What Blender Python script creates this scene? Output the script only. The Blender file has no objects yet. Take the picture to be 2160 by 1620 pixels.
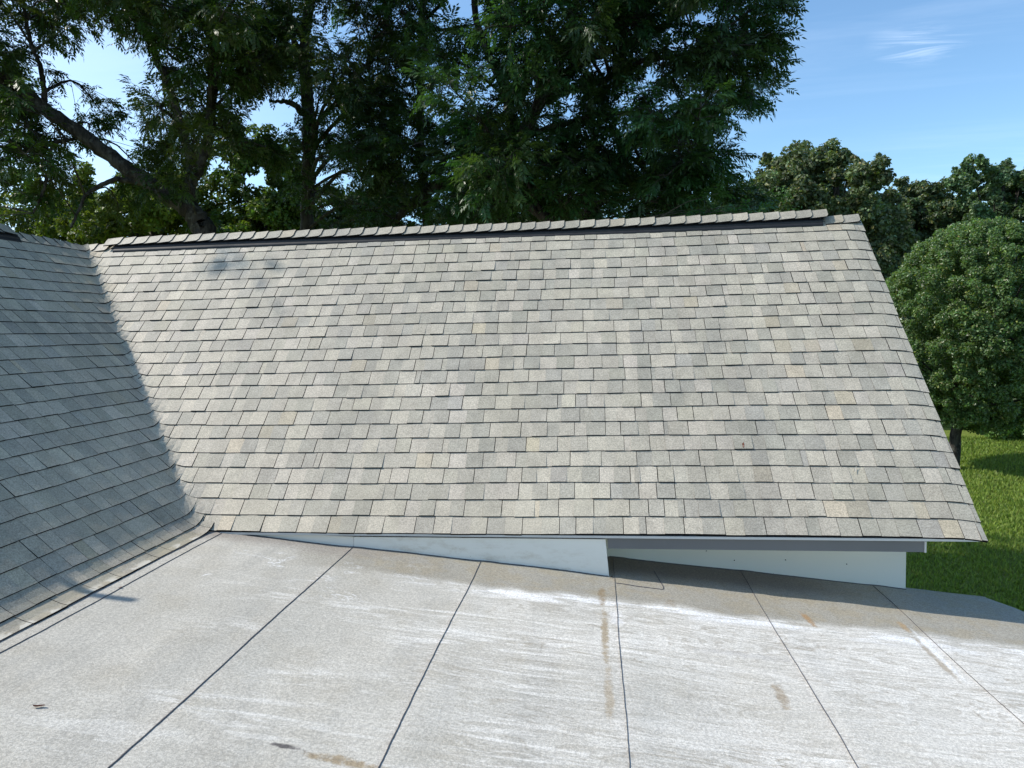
import bpy, math, random
import numpy as np
from mathutils import Vector, Matrix
random.seed(7); RNG = np.random.default_rng(7)
S = bpy.context.scene; C = S.collection
R = math.radians

# ------------------------------------------------------------------ camera
CAMZ = 4.9
F = 1553.7; YAW, PITCH, ROLL = -0.1144, -0.0710, -0.0223
fwd = np.array([math.sin(YAW)*math.cos(PITCH), math.cos(YAW)*math.cos(PITCH), math.sin(PITCH)])
_r = np.array([math.cos(YAW), -math.sin(YAW), 0.0]); _u = np.cross(_r, fwd)
cr = _r*math.cos(ROLL)+_u*math.sin(ROLL); cu = -_r*math.sin(ROLL)+_u*math.cos(ROLL)
cam = bpy.data.cameras.new('camera'); co = bpy.data.objects.new('camera', cam); C.objects.link(co)
m = Matrix(((cr[0], cu[0], -fwd[0], 0), (cr[1], cu[1], -fwd[1], 0), (cr[2], cu[2], -fwd[2], CAMZ), (0, 0, 0, 1)))
co.matrix_world = m
cam.sensor_width = 36; cam.lens = F/2160*36; cam.clip_start = .05; cam.clip_end = 3000
S.camera = co

# ------------------------------------------------------------------ light
SUN_EL, SUN_AZ = R(44.8), R(-90.0)      # azimuth from +Y towards +X; the sun stands to the left
w = bpy.data.worlds.new('World'); S.world = w; w.use_nodes = True
nt = w.node_tree; nt.nodes.clear()
def N(tree, t, **kw):
    n = tree.nodes.new(t)
    for k, v in kw.items():
        if k in n.inputs.keys(): n.inputs[k].default_value = v
        else: setattr(n, k, v)
    return n
sky = N(nt, 'ShaderNodeTexSky', sky_type='NISHITA', sun_disc=False, sun_elevation=SUN_EL, sun_rotation=SUN_AZ,
        altitude=100, air_density=1.0, dust_density=.4, ozone_density=1.6)
tc = N(nt, 'ShaderNodeTexCoord')
sep = N(nt, 'ShaderNodeSeparateXYZ'); nt.links.new(tc.outputs['Generated'], sep.inputs[0])
def wm(op, a, b=None, c=None, clamp=False):
    n = nt.nodes.new('ShaderNodeMath'); n.operation = op; n.use_clamp = clamp
    for i, v in enumerate((a, b, c)):
        if v is None: continue
        if isinstance(v, (int, float)): n.inputs[i].default_value = v
        else: nt.links.new(v, n.inputs[i])
    return n.outputs[0]
zc = wm('MAXIMUM', sep.outputs[2], .05)
cx_ = wm('DIVIDE', sep.outputs[0], zc); cy_ = wm('DIVIDE', sep.outputs[1], zc)
cmb = N(nt, 'ShaderNodeCombineXYZ'); nt.links.new(cx_, cmb.inputs[0]); nt.links.new(cy_, cmb.inputs[1])
mp = N(nt, 'ShaderNodeMapping'); nt.links.new(cmb.outputs[0], mp.inputs[0])
mp.inputs['Rotation'].default_value = (0, 0, R(-5)); mp.inputs['Scale'].default_value = (.5, 1.9, 1)
cn = N(nt, 'ShaderNodeTexNoise', Scale=1.1, Detail=9, Roughness=.62, Distortion=.6); nt.links.new(mp.outputs[0], cn.inputs['Vector'])
cn2 = N(nt, 'ShaderNodeTexNoise', Scale=.45, Detail=3); nt.links.new(cmb.outputs[0], cn2.inputs['Vector'])
cl = wm('MULTIPLY', wm('MULTIPLY_ADD', cn.outputs[0], 2.6, -1.15, clamp=True), wm('MULTIPLY_ADD', cn2.outputs[0], 3.0, -1.1, clamp=True))
# one small wisp in the right of the sky
WD = fwd + cr*(1935-1080)/F - cu*(95-810)/F; WD = WD/np.linalg.norm(WD)
wx, wy = WD[0]/WD[2], WD[1]/WD[2]
rot = N(nt, 'ShaderNodeMapping', vector_type='TEXTURE'); nt.links.new(cmb.outputs[0], rot.inputs[0])
rot.inputs['Location'].default_value = (wx, wy, 0); rot.inputs['Rotation'].default_value = (0, 0, R(-35))
rot.inputs['Scale'].default_value = (.17, .30, 1)
gr = N(nt, 'ShaderNodeVectorMath', operation='LENGTH'); nt.links.new(rot.outputs[0], gr.inputs[0])
wn = N(nt, 'ShaderNodeTexNoise', Scale=3.2, Detail=8, Roughness=.65, Distortion=1.0); nt.links.new(mp.outputs[0], wn.inputs['Vector'])
wisp = wm('MULTIPLY', wm('SUBTRACT', 1.0, gr.outputs['Value'], clamp=True), wm('MULTIPLY_ADD', wn.outputs[0], 4.0, -1.9, clamp=True))
# thin haze is thicker to the left, towards the sun
hz = wm('MULTIPLY_ADD', sep.outputs[0], -.75, -.18, clamp=True)
call = wm('ADD', wm('ADD', wm('MULTIPLY', cl, .20), wm('MULTIPLY', wisp, .5)), wm('MULTIPLY', hz, .8), clamp=True)
mixc = N(nt, 'ShaderNodeMix', data_type='RGBA'); nt.links.new(call, mixc.inputs['Factor'])
tint = N(nt, 'ShaderNodeMix', data_type='RGBA', blend_type='MULTIPLY'); tint.inputs['Factor'].default_value = 1
nt.links.new(sky.outputs[0], tint.inputs[6]); tint.inputs[7].default_value = (.77, .94, 1.0, 1)
nt.links.new(tint.outputs[2], mixc.inputs[6]); mixc.inputs[7].default_value = (7.5, 8.3, 9.4, 1)
bg = N(nt, 'ShaderNodeBackground', Strength=.15); nt.links.new(mixc.outputs[2], bg.inputs[0])
wo = N(nt, 'ShaderNodeOutputWorld'); nt.links.new(bg.outputs[0], wo.inputs[0])

sl = bpy.data.lights.new('sun', 'SUN'); sl.energy = 3.5; sl.angle = R(.53); sl.color = (1, .94, .85)
so = bpy.data.objects.new('sun', sl); C.objects.link(so)
SD = Vector((math.sin(SUN_AZ)*math.cos(SUN_EL), math.cos(SUN_AZ)*math.cos(SUN_EL), math.sin(SUN_EL)))
so.rotation_euler = SD.to_track_quat('Z', 'Y').to_euler(); so.location = (-20, 0, 30)
S.view_settings.view_transform = 'Standard'; S.view_settings.look = 'None'
S.view_settings.exposure = 0.52; S.view_settings.gamma = 1
S.render.engine = 'CYCLES'; S.cycles.max_bounces = 6; S.cycles.transparent_max_bounces = 4

# ------------------------------------------------------------------ helpers
def at(px, py, Y):                       # point seen at pixel (2160 wide photo) at forward distance Y
    d = fwd + cr*(px-1080)/F - cu*(py-810)/F
    p = d*Y/d[1]; p[2] += CAMZ; return p
def tag(o, label, cat, group=None, kind=None):
    if label: o['label'] = label
    if cat: o['category'] = cat
    if group: o['group'] = group
    if kind: o['kind'] = kind
    return o
def thing(name, label, cat, loc, group=None):
    o = bpy.data.objects.new(name, None); C.objects.link(o); o.location = loc; o.empty_display_size = .2
    return tag(o, label, cat, group)
def wloc(o):
    v = np.zeros(3)
    while o is not None: v += np.array(o.location); o = o.parent
    return v
def mesh(name, V, polys, mat, parent=None, cols=None, mats=None, midx=None, smooth=False, loc=None):
    """polys: list of (M,k) int arrays; cols: (nfaces,3) per-face colours"""
    V = np.asarray(V, float)
    off = wloc(parent) if parent is not None else np.zeros(3)
    if loc is not None: off = np.asarray(loc, float)
    me = bpy.data.meshes.new(name)
    polys = [np.asarray(p, np.int64) for p in polys if len(p)]
    nl = sum(p.size for p in polys); nf = sum(len(p) for p in polys)
    me.vertices.add(len(V)); me.vertices.foreach_set('co', (V-off).astype(np.float32).ravel())
    me.loops.add(nl); me.polygons.add(nf)
    me.loops.foreach_set('vertex_index', np.concatenate([p.ravel() for p in polys]).astype(np.int32))
    tot = np.concatenate([np.full(len(p), p.shape[1]) for p in polys]); st = np.concatenate([[0], np.cumsum(tot)[:-1]])
    me.polygons.foreach_set('loop_start', st.astype(np.int32))
    if cols is not None:
        a = me.attributes.new('Col', 'FLOAT_COLOR', 'FACE')
        a.data.foreach_set('color', np.c_[cols, np.ones(nf)].astype(np.float32).ravel())
    for mm in (mats or [mat]): me.materials.append(mm)
    if midx is not None: me.polygons.foreach_set('material_index', np.asarray(midx, np.int32))
    me.polygons.foreach_set('use_smooth', np.full(nf, bool(smooth)))
    me.update(calc_edges=True); me.validate()
    o = bpy.data.objects.new(name, me); C.objects.link(o)
    if parent is not None: o.parent = parent
    elif loc is not None: o.location = loc
    return o
class MB:
    """collects quads/polys into one mesh"""
    def __init__(s): s.v = []; s.f = []; s.c = []; s.m = []
    def quad(s, a, b, c, d, col=(1, 1, 1), mi=0):
        n = len(s.v); s.v += [a, b, c, d]; s.f.append((n, n+1, n+2, n+3)); s.c.append(col); s.m.append(mi)
    def box(s, x0, x1, y0, y1, z0, z1, col=(1, 1, 1), mi=0):
        p = [(x, y, z) for z in (z0, z1) for y in (y0, y1) for x in (x0, x1)]
        s.hexa(p, col, mi)
    def hexa(s, p, col=(1, 1, 1), mi=0):  # p: 4 bottom (x0y0,x1y0,x0y1,x1y1) + 4 top
        n = len(s.v); s.v += list(p)
        for q in ((0, 2, 3, 1), (4, 5, 7, 6), (0, 1, 5, 4), (2, 6, 7, 3), (0, 4, 6, 2), (1, 3, 7, 5)):
            s.f.append(tuple(n+i for i in q)); s.c.append(col); s.m.append(mi)
    def prism(s, pts, dirv, col=(1, 1, 1), mi=0, tri=None):
        """convex polygon pts extruded by dirv; stored as separate poly list of quads/tris"""
        pts = [np.array(p, float) for p in pts]; d = np.array(dirv, float); k = len(pts)
        for i in range(k):
            a, b = pts[i], pts[(i+1) % k]; s.quad(a, b, b+d, a+d, col, mi)
        for off, rev in ((0*d, True), (d, False)):
            c0 = pts[0]+off
            for i in range(1, k-1, 1):
                a, b = pts[i]+off, pts[i+1]+off
                mid = (a+b)/2
                s.quad(c0, a, mid, b, col, mi) if not rev else s.quad(c0, b, mid, a, col, mi)
    def build(s, name, mat, parent=None, **kw):
        return mesh(name, np.array(s.v, float), [np.array(s.f)], mat, parent, cols=np.array(s.c, float), midx=s.m if max(s.m) else None, **kw)
def tube(pts, rad, sides=8, jitter=0):
    pts = np.asarray(pts, float); n = len(pts); rad = np.broadcast_to(rad, (n,)).astype(float)
    t = np.gradient(pts, axis=0); t /= np.linalg.norm(t, axis=1)[:, None]+1e-9
    up = np.array([.31, .77, .55]); V = []
    ang = np.arange(sides)*2*np.pi/sides
    for i in range(n):
        a = np.cross(t[i], up); a /= np.linalg.norm(a)+1e-9; b = np.cross(t[i], a)
        rr = rad[i]*(1+jitter*RNG.uniform(-1, 1, sides))
        V.append(pts[i]+np.outer(np.cos(ang)*rr, a)+np.outer(np.sin(ang)*rr, b))
    V = np.concatenate(V); i = np.arange(n-1)[:, None]*sides; j = np.arange(sides)[None]; k = (j+1) % sides
    Fq = np.stack([i+j, i+k, i+sides+k, i+sides+j], -1).reshape(-1, 4)
    return V, Fq
def smooth_path(P, n, wob=0):
    P = np.asarray(P, float); m_ = len(P); ts = np.linspace(0, m_-1, n); out = []
    for t in ts:
        i = min(int(t), m_-2); u = t-i
        p0, p1, p2, p3 = P[max(i-1, 0)], P[i], P[i+1], P[min(i+2, m_-1)]
        out.append(.5*((2*p1)+(-p0+p2)*u+(2*p0-5*p1+4*p2-p3)*u*u+(-p0+3*p1-3*p2+p3)*u**3))
    out = np.array(out)
    if wob: out[1:-1] += RNG.normal(0, wob, (n-2, out.shape[1]))*([1, 1, 1] if out.shape[1] == 3 else [1, 1, 1, .15])
    return out
def join(parts):
    V = []; Q = []; off = 0
    for v, f in parts: V.append(v); Q.append(f+off); off += len(v)
    return np.concatenate(V), np.concatenate(Q)

# ------------------------------------------------------------------ materials
class G:
    """tiny node-expression helper"""
    def __init__(s, name, rough=.8, spec=.3):
        s.m = bpy.data.materials.new(name); s.m.use_nodes = True; s.t = s.m.node_tree; s.t.nodes.clear()
        s.out = s.t.nodes.new('ShaderNodeOutputMaterial'); s.b = s.t.nodes.new('ShaderNodeBsdfPrincipled')
        s.t.links.new(s.b.outputs[0], s.out.inputs[0]); s.b.inputs['Roughness'].default_value = rough
        s.b.inputs['Specular IOR Level'].default_value = spec
        s.pos = s.t.nodes.new('ShaderNodeNewGeometry').outputs['Position']
        sp = s.t.nodes.new('ShaderNodeSeparateXYZ'); s.t.links.new(s.pos, sp.inputs[0]); s.x, s.y, s.z = sp.outputs
    def lk(s, v, inp):
        if isinstance(v, (int, float)): inp.default_value = v
        elif isinstance(v, tuple): inp.default_value = v if len(v) == len(inp.default_value) else (*v, 1)
        else: s.t.links.new(v, inp)
    def ma(s, op, a, b=0, c=0, clamp=False):
        n = s.t.nodes.new('ShaderNodeMath'); n.operation = op; n.use_clamp = clamp
        for i, v in enumerate((a, b, c)): s.lk(v, n.inputs[i])
        return n.outputs[0]
    def noise(s, scale, detail=3, rough=.5, sc=(1, 1, 1), dist=0, vec=None, rot=0, col=False):
        v = vec or s.pos
        mp = s.t.nodes.new('ShaderNodeMapping'); s.t.links.new(v, mp.inputs[0]); mp.inputs['Scale'].default_value = sc; mp.inputs['Rotation'].default_value = (0, 0, rot)
        n = s.t.nodes.new('ShaderNodeTexNoise'); s.t.links.new(mp.outputs[0], n.inputs['Vector'])
        n.inputs['Scale'].default_value = scale; n.inputs['Detail'].default_value = detail; n.inputs['Roughness'].default_value = rough; n.inputs['Distortion'].default_value = dist
        return n.outputs['Color' if col else 'Fac']
    def ramp(s, v, lo, hi, a=0., b=1.):
        n = s.t.nodes.new('ShaderNodeMapRange'); n.interpolation_type = 'SMOOTHSTEP'
        s.lk(v, n.inputs[0])
        for i, q in enumerate((lo, hi, a, b)): s.lk(q, n.inputs[i+1])
        return n.outputs[0]
    def mix(s, f, a, b, mode='MIX'):
        n = s.t.nodes.new('ShaderNodeMix'); n.data_type = 'RGBA'; n.blend_type = mode
        s.lk(f, n.inputs[0]); s.lk(a, n.inputs[6]); s.lk(b, n.inputs[7]); return n.outputs[2]
    def gray(s, v):
        n = s.t.nodes.new('ShaderNodeCombineXYZ')
        for i in range(3): s.lk(v, n.inputs[i])
        return n.outputs[0]
    def attr(s, name='Col'):
        n = s.t.nodes.new('ShaderNodeAttribute'); n.attribute_name = name; return n.outputs['Color']
    def bump(s, h, strength=.5, dist=.01):
        n = s.t.nodes.new('ShaderNodeBump'); n.inputs['Strength'].default_value = strength; n.inputs['Distance'].default_value = dist
        s.lk(h, n.inputs['Height']); s.t.links.new(n.outputs[0], s.b.inputs['Normal'])
    def done(s, col): s.lk(col, s.b.inputs['Base Color']); return s.m

g = G('asphalt_shingle', .62, .55)
gran = g.noise(95, 2, .9); gran2 = g.noise(260, 2, .9); patch = g.noise(1.3, 4, .6); blend = g.noise(7, 4, .65, sc=(1, 1, .5)); patch2 = g.noise(.9, 3, .6, sc=(1.5, .35, .35))
c = g.mix(1.0, g.attr(), g.gray(g.ma('MULTIPLY', g.ramp(gran, .3, .7, .70, 1.28), g.ramp(gran2, .3, .7, .82, 1.18))), 'MULTIPLY')
c = g.mix(g.ramp(patch, .45, .75, 0, .30), c, (.40, .36, .26))
c = g.mix(1.0, c, g.gray(g.ma('MULTIPLY', g.ramp(patch2, .3, .7, .92, 1.08), g.ramp(blend, .3, .7, .90, 1.10))), 'MULTIPLY')
# pale yellow pollen and grit washed down to the foot of the wing roof
foot = g.ma('MULTIPLY', g.ramp(g.x, -3.04, -2.90), g.ramp(g.noise(6, 4, .7, sc=(1, .5, 1)), .32, .62))
foot = g.ma('MULTIPLY', foot, g.ramp(g.y, 5.1, 4.8))
c = g.mix(g.ma('MULTIPLY', foot, .65), c, (.44, .385, .27))
grit = g.ma('MULTIPLY', g.ramp(g.x, -2.93, -2.88), g.ramp(g.noise(9, 3, .7, sc=(1, .5, 1)), .52, .6))
c = g.mix(g.ma('MULTIPLY', grit, g.ramp(g.y, 5.0, 4.9)), c, (.62, .58, .49))
g.bump(gran, .55, .004); M_SH = g.done(c)
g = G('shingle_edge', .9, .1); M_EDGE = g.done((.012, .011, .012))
g = G('black_vent', .55, .4); M_VENT = g.done(g.mix(g.noise(30, 3), (.008, .008, .010), (.03, .03, .032)))

# mineral cap sheet of the low roof
g = G('cap_sheet', .8, .35)
gr1 = g.noise(75, 2, .85); gr2 = g.noise(210, 2, .9); big = g.noise(.8, 4, .6); md = g.noise(3.0, 4, .6)
base = g.mix(g.ramp(big, .3, .7), (.485, .462, .405), (.56, .53, .465))
base = g.mix(g.ramp(md, .40, .72, 0, .6), base, (.44, .405, .335))
# long faint bands running with the rolls
base = g.mix(g.ramp(g.noise(2.6, 4, .6, sc=(1.6, .22, 1)), .45, .7, 0, .6), base, (.41, .395, .355))
wob = g.ma('MULTIPLY', g.ma('SUBTRACT', g.noise(1.6, 3, .6), .5), .35)
yy = g.ma('ADD', g.y, wob)
# damp-cleaned grey band in front of the wall
band = g.ma('MULTIPLY', g.ramp(yy, 4.56, 4.74), g.ramp(g.x, -2.4, -1.6))
base = g.mix(g.ma('MULTIPLY', band, .85), base, (.33, .305, .25))
base = g.mix(g.ma('MULTIPLY', g.ramp(g.ma('MULTIPLY', band, g.noise(5, 4, .7)), .42, .6), .6), base, (.36, .31, .22))
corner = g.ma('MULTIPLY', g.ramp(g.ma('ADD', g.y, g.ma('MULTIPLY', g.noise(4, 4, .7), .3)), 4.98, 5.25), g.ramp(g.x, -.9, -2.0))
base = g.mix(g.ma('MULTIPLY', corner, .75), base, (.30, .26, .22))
# white chalk washed along the fall (x) in long wavy threads
def streak(sx, sy, scale, lo, hi, det=8, dist=.9):
    v = g.noise(scale, det, .66, sc=(sx, sy, 1), dist=dist, rot=R(-3)); return g.ramp(v, lo, hi)
st = g.ma('MAXIMUM', g.ma('MAXIMUM', streak(.45, 5.2, 3.0, .53, .60), g.ma('MULTIPLY', streak(1.1, 8.0, 4.2, .53, .60), .7)), streak(.28, 2.6, 2.4, .54, .63, 9, .7))
zone = g.ma('MULTIPLY', g.ramp(g.ma('ADD', g.x, g.ma('MULTIPLY', g.ma('SUBTRACT', g.noise(.9, 4, .6), .5), 3.2)), -1.7, .8), g.ramp(yy, 4.72, 4.60))
zone = g.ma('MULTIPLY', zone, g.ramp(g.noise(1.1, 4, .6, sc=(.5, 1, 1)), .30, .58, .35, 1.0))
leftz = g.ma('MULTIPLY', g.ma('MULTIPLY', g.ramp(g.x, -2.6, -1.8), g.ramp(g.x, .6, -.4)), g.ma('MULTIPLY', g.ramp(yy, 4.6, 4.2), g.ramp(g.noise(1.4, 4, .65, sc=(.6, 1.2, 1)), .48, .62)))
base = g.mix(g.ma('MULTIPLY', g.ma('MULTIPLY', st, leftz), .6), base, (.78, .76, .71))
base = g.mix(g.ma('MULTIPLY', g.ma('MULTIPLY', st, zone), .72), base, (.82, .79, .73))
base = g.mix(g.ma('MULTIPLY', g.ramp(g.x, -.3, 1.8), g.ma('MULTIPLY', g.ramp(yy, 4.7, 4.45), .45)), base, (.74, .70, .63))
# dark thread lines between the chalk ripples
th = g.ramp(g.ma('ABSOLUTE', g.ma('SUBTRACT', g.noise(3.6, 7, .68, sc=(.6, 4.6, 1), dist=1.4), .5)), .0, .02, 1, 0)
base = g.mix(g.ma('MULTIPLY', g.ma('MULTIPLY', th, zone), .5), base, (.36, .315, .25))
tn = g.ma('SUBTRACT', g.noise(1.6, 5, .58, sc=(.45, 2.6, 1), dist=1.3), .5)
for lv in (-.10, .0, .09):
    d_ = g.ma('SUBTRACT', tn, lv)
    wt = g.ma('MULTIPLY', g.ramp(d_, .008, .022), g.ramp(d_, .10, .04))
    base = g.mix(g.ma('MULTIPLY', g.ma('MULTIPLY', wt, zone), .38), base, (.86, .83, .77))
    dk_ = g.ramp(g.ma('ABSOLUTE', d_), .004, .020, 1, 0)
    base = g.mix(g.ma('MULTIPLY', g.ma('MULTIPLY', dk_, zone), .30), base, (.40, .355, .29))
th2 = g.ramp(g.ma('ABSOLUTE', tn), .0, .006, 1, 0)
base = g.mix(g.ma('MULTIPLY', g.ma('MULTIPLY', th2, zone), .45), base, (.31, .25, .17))
# bright rim where the chalk stops before the band
rim = g.ma('MULTIPLY', g.ma('MULTIPLY', g.ramp(yy, 4.44, 4.56), g.ramp(yy, 4.66, 4.60)), g.ramp(g.noise(7, 5, .7, sc=(.35, 2, 1)), .45, .6))
base = g.mix(g.ma('MULTIPLY', rim, g.ramp(g.x, -1.6, -.9, 0, .95)), base, (.86, .85, .83))
# dried white rings near the corner
rg = g.ramp(g.ma('ABSOLUTE', g.ma('SUBTRACT', g.noise(3.4, 4, .62, sc=(.9, 1.5, 1), dist=1.0), .56)), .004, .022, 1, 0)
rz = g.ma('MULTIPLY', g.ma('MULTIPLY', g.ramp(g.y, 4.0, 4.3), g.ramp(g.y, 5.0, 4.8)), g.ma('MULTIPLY', g.ramp(g.x, -2.6, -2.4), g.ramp(g.x, -1.0, -1.5)))
base = g.mix(g.ma('MULTIPLY', g.ma('MULTIPLY', rg, rz), g.ramp(g.noise(2.2, 2), .45, .6)), base, (.84, .83, .81))
def spot(base, cx, cy, rx, ry, col, amt, lo=.25, rot=0.):
    dx = g.ma('SUBTRACT', g.x, cx); dy = g.ma('SUBTRACT', g.y, cy)
    if rot:
        c_, s_ = math.cos(rot), math.sin(rot)
        dx, dy = g.ma('ADD', g.ma('MULTIPLY', dx, c_), g.ma('MULTIPLY', dy, s_)), g.ma('SUBTRACT', g.ma('MULTIPLY', dy, c_), g.ma('MULTIPLY', dx, s_))
    ex = g.ma('POWER', g.ma('ABSOLUTE', g.ma('DIVIDE', dx, rx)), 2.0); ey = g.ma('POWER', g.ma('ABSOLUTE', g.ma('DIVIDE', dy, ry)), 2.0)
    d = g.ma('ADD', g.ma('ADD', ex, ey), g.ma('MULTIPLY', g.noise(13, 6, .75), 3.6))
    return g.mix(g.ramp(d, 2.7, 1.7, 0, amt), base, col)
BR = (.27, .19, .10); TN = (.36, .285, .185)
base = spot(base, .020, 4.72, .035, .22, BR, .75); base = spot(base, .028, 4.15, .028, .5, TN, .85); base = spot(base, .040, 3.45, .03, .4, TN, .6)
base = spot(base, 1.31, 4.75, .03, .16, (.38, .24, .12), .9, rot=R(8)); base = spot(base, 1.905, 4.78, .03, .12, (.42, .29, .15), .8)
base = spot(base, 1.905, 4.35, .022, .42, (.44, .38, .30), .9); base = spot(base, 1.945, 4.40, .022, .40, (.88, .87, .86), .8)
base = spot(base, .88, 3.62, .04, .16, BR, .6); base = spot(base, .46, 4.72, .05, .10, BR, .35)
base = spot(base, -1.22, 2.66, .11, .018, (.10, .09, .09), .95, rot=R(-4)); base = spot(base, -.99, 2.62, .22, .035, (.30, .22, .12), .8, rot=R(-6))
base = spot(base, .86, 4.05, .42, .05, (.50, .48, .45), .5); base = spot(base, 1.7, 3.15, .3, .05, (.38, .33, .24), .55); base = spot(base, .10, 4.36, .06, .15, (.86, .85, .84), .5)
# darker strip along the wall, fading out to the right
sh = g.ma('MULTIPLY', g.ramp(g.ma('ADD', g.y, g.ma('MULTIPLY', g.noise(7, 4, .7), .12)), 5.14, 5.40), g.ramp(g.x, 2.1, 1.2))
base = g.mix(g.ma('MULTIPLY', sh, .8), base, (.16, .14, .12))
base = g.mix(1.0, base, (.905, .91, .915), 'MULTIPLY')
base = g.mix(1.0, base, g.gray(g.ma('MULTIPLY', g.ramp(gr1, .30, .70, .78, 1.20), g.ramp(gr2, .3, .7, .80, 1.20))), 'MULTIPLY')
g.bump(g.ma('ADD', gr1, g.ma('MULTIPLY', g.noise(2.2, 3), 3.0)), .35, .006); M_CAP = g.done(base)
g = G('bitumen', .7, .3); M_BIT = g.done(g.mix(g.noise(60, 3), (.06, .057, .07), (.14, .135, .14)))

g = G('white_siding', .55, .35)
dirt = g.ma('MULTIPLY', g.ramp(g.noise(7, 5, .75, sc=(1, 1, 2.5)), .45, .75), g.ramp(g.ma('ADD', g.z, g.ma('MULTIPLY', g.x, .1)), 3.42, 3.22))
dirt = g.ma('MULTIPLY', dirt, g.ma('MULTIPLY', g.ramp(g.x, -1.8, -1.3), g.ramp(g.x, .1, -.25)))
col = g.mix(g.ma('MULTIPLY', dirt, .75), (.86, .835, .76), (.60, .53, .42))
col = g.mix(g.ramp(g.noise(2.5, 4, .6), .4, .8, 0, .18), col, (.80, .775, .71))
specks = g.ramp(g.noise(42, 1, .5), .80, .84)
M_WALL = g.done(g.mix(g.ma('MULTIPLY', specks, .5), col, (.1, .1, .1)))
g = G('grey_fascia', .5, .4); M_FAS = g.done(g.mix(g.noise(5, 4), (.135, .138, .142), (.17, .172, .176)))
g = G('white_metal', .4, .5); M_MET = g.done(g.mix(g.noise(9, 4), (.52, .52, .50), (.62, .61, .59)))
g = G('window_glass', .08, .6); M_GLS = g.done((.03, .04, .045))

def leaf_mat(name, trans=.35, rough=.45, tcol=(1.5, 1.6, .6), spec=.4):
    g = G(name, rough, spec); a = g.attr(); g.lk(a, g.b.inputs['Base Color'])
    t = g.t.nodes.new('ShaderNodeBsdfTranslucent'); g.lk(g.mix(1.0, a, (*tcol, 1), 'MULTIPLY'), t.inputs[0])
    mx = g.t.nodes.new('ShaderNodeMixShader'); mx.inputs[0].default_value = trans
    g.t.links.new(g.b.outputs[0], mx.inputs[1]); g.t.links.new(t.outputs[0], mx.inputs[2]); g.t.links.new(mx.outputs[0], g.out.inputs[0])
    return g.m
M_LEAF = leaf_mat('pecan_leaf', .33, .42); M_LEAF2 = leaf_mat('broad_leaf', .25, .5); M_PEAR = leaf_mat('glossy_leaf', .36, .38, spec=.5)
g = G('bark', .9, .2)
bn = g.noise(9, 6, .7, sc=(1, 1, .28)); c = g.mix(g.ramp(bn, .35, .65), (.018, .016, .014), (.075, .066, .056))
c = g.mix(g.ramp(g.noise(5, 4, .6), .56, .66, 0, .6), c, (.13, .13, .11)); g.bump(bn, 1.0, .05); M_BARK = g.done(c)
g = G('lawn', .9, .15)
c = g.mix(g.ramp(g.noise(.22, 5, .6), .35, .65), (.105, .16, .028), (.16, .21, .038))
c = g.mix(g.ramp(g.noise(.6, 4, .6, sc=(.5, 1.6, 1)), .5, .72, 0, .6), c, (.19, .20, .05))
c = g.mix(1.0, c, g.gray(g.ramp(g.noise(14, 4, .8), .25, .75, .55, 1.45)), 'MULTIPLY')
g.bump(g.noise(22, 4, .8), .9, .05); M_LAWN = g.done(c)
g = G('grass_blade', .7, .2); M_BLADE = leaf_mat('grass_blade', .3, .6)

# ------------------------------------------------------------------ ground
n_ = 60
xs = np.concatenate([np.linspace(-1500, -60, 12), np.linspace(-50, 60, 45), np.linspace(75, 1500, 12)])
ys = np.concatenate([np.linspace(-300, -20, 6), np.linspace(-10, 80, 40), np.linspace(100, 2500, 14)])
X, Y = np.meshgrid(xs, ys)
Z = .10*np.sin(X*.13+1)*np.cos(Y*.11)*np.clip((np.hypot(X-2, Y-4)-9)/12, 0, 1)
i = np.arange(len(ys)-1)[:, None]*len(xs)+np.arange(len(xs)-1)[None]; i = i.ravel()
mesh('ground', np.c_[X.ravel(), Y.ravel(), Z.ravel()], [np.c_[i, i+1, i+len(xs)+1, i+len(xs)]], M_LAWN, smooth=True)['kind'] = 'structure'
def gz(x, y): return .10*np.sin(x*.13+1)*np.cos(y*.11)*np.clip((np.hypot(x-2, y-4)-9)/12, 0, 1)

# grass blades on the part of the lawn one can see
nb = 90000
U = RNG.random(nb); Yg = 7+26*U**1.0; Xg = RNG.uniform(.30, .72, nb)*Yg+RNG.uniform(-.5, 1.0, nb)
hgt = RNG.uniform(.03, .075, nb)*(1+Yg/40); wd = .006+.0009*Yg; ang = RNG.uniform(0, np.pi, nb)
dx = np.cos(ang)*wd; dy = np.sin(ang)*wd; tx = RNG.normal(0, .03, nb); ty = RNG.normal(0, .03, nb); zz = gz(Xg, Yg)
V = np.stack([np.c_[Xg-dx, Yg-dy, zz-.005], np.c_[Xg+dx, Yg+dy, zz-.005], np.c_[Xg+tx, Yg+ty, zz+hgt]], 1).reshape(-1, 3)
bc = np.array([.145, .215, .036])*RNG.uniform(.6, 1.4, (nb, 1))+RNG.uniform(0, 1, (nb, 1))**3*np.array([.07, .05, .01])
o = mesh('grass', V, [np.arange(nb*3).reshape(-1, 3)], M_BLADE, cols=bc, loc=(8, 18, 0)); tag(o, 'short mown green grass covering the lawn', 'grass', kind='stuff')

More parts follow.
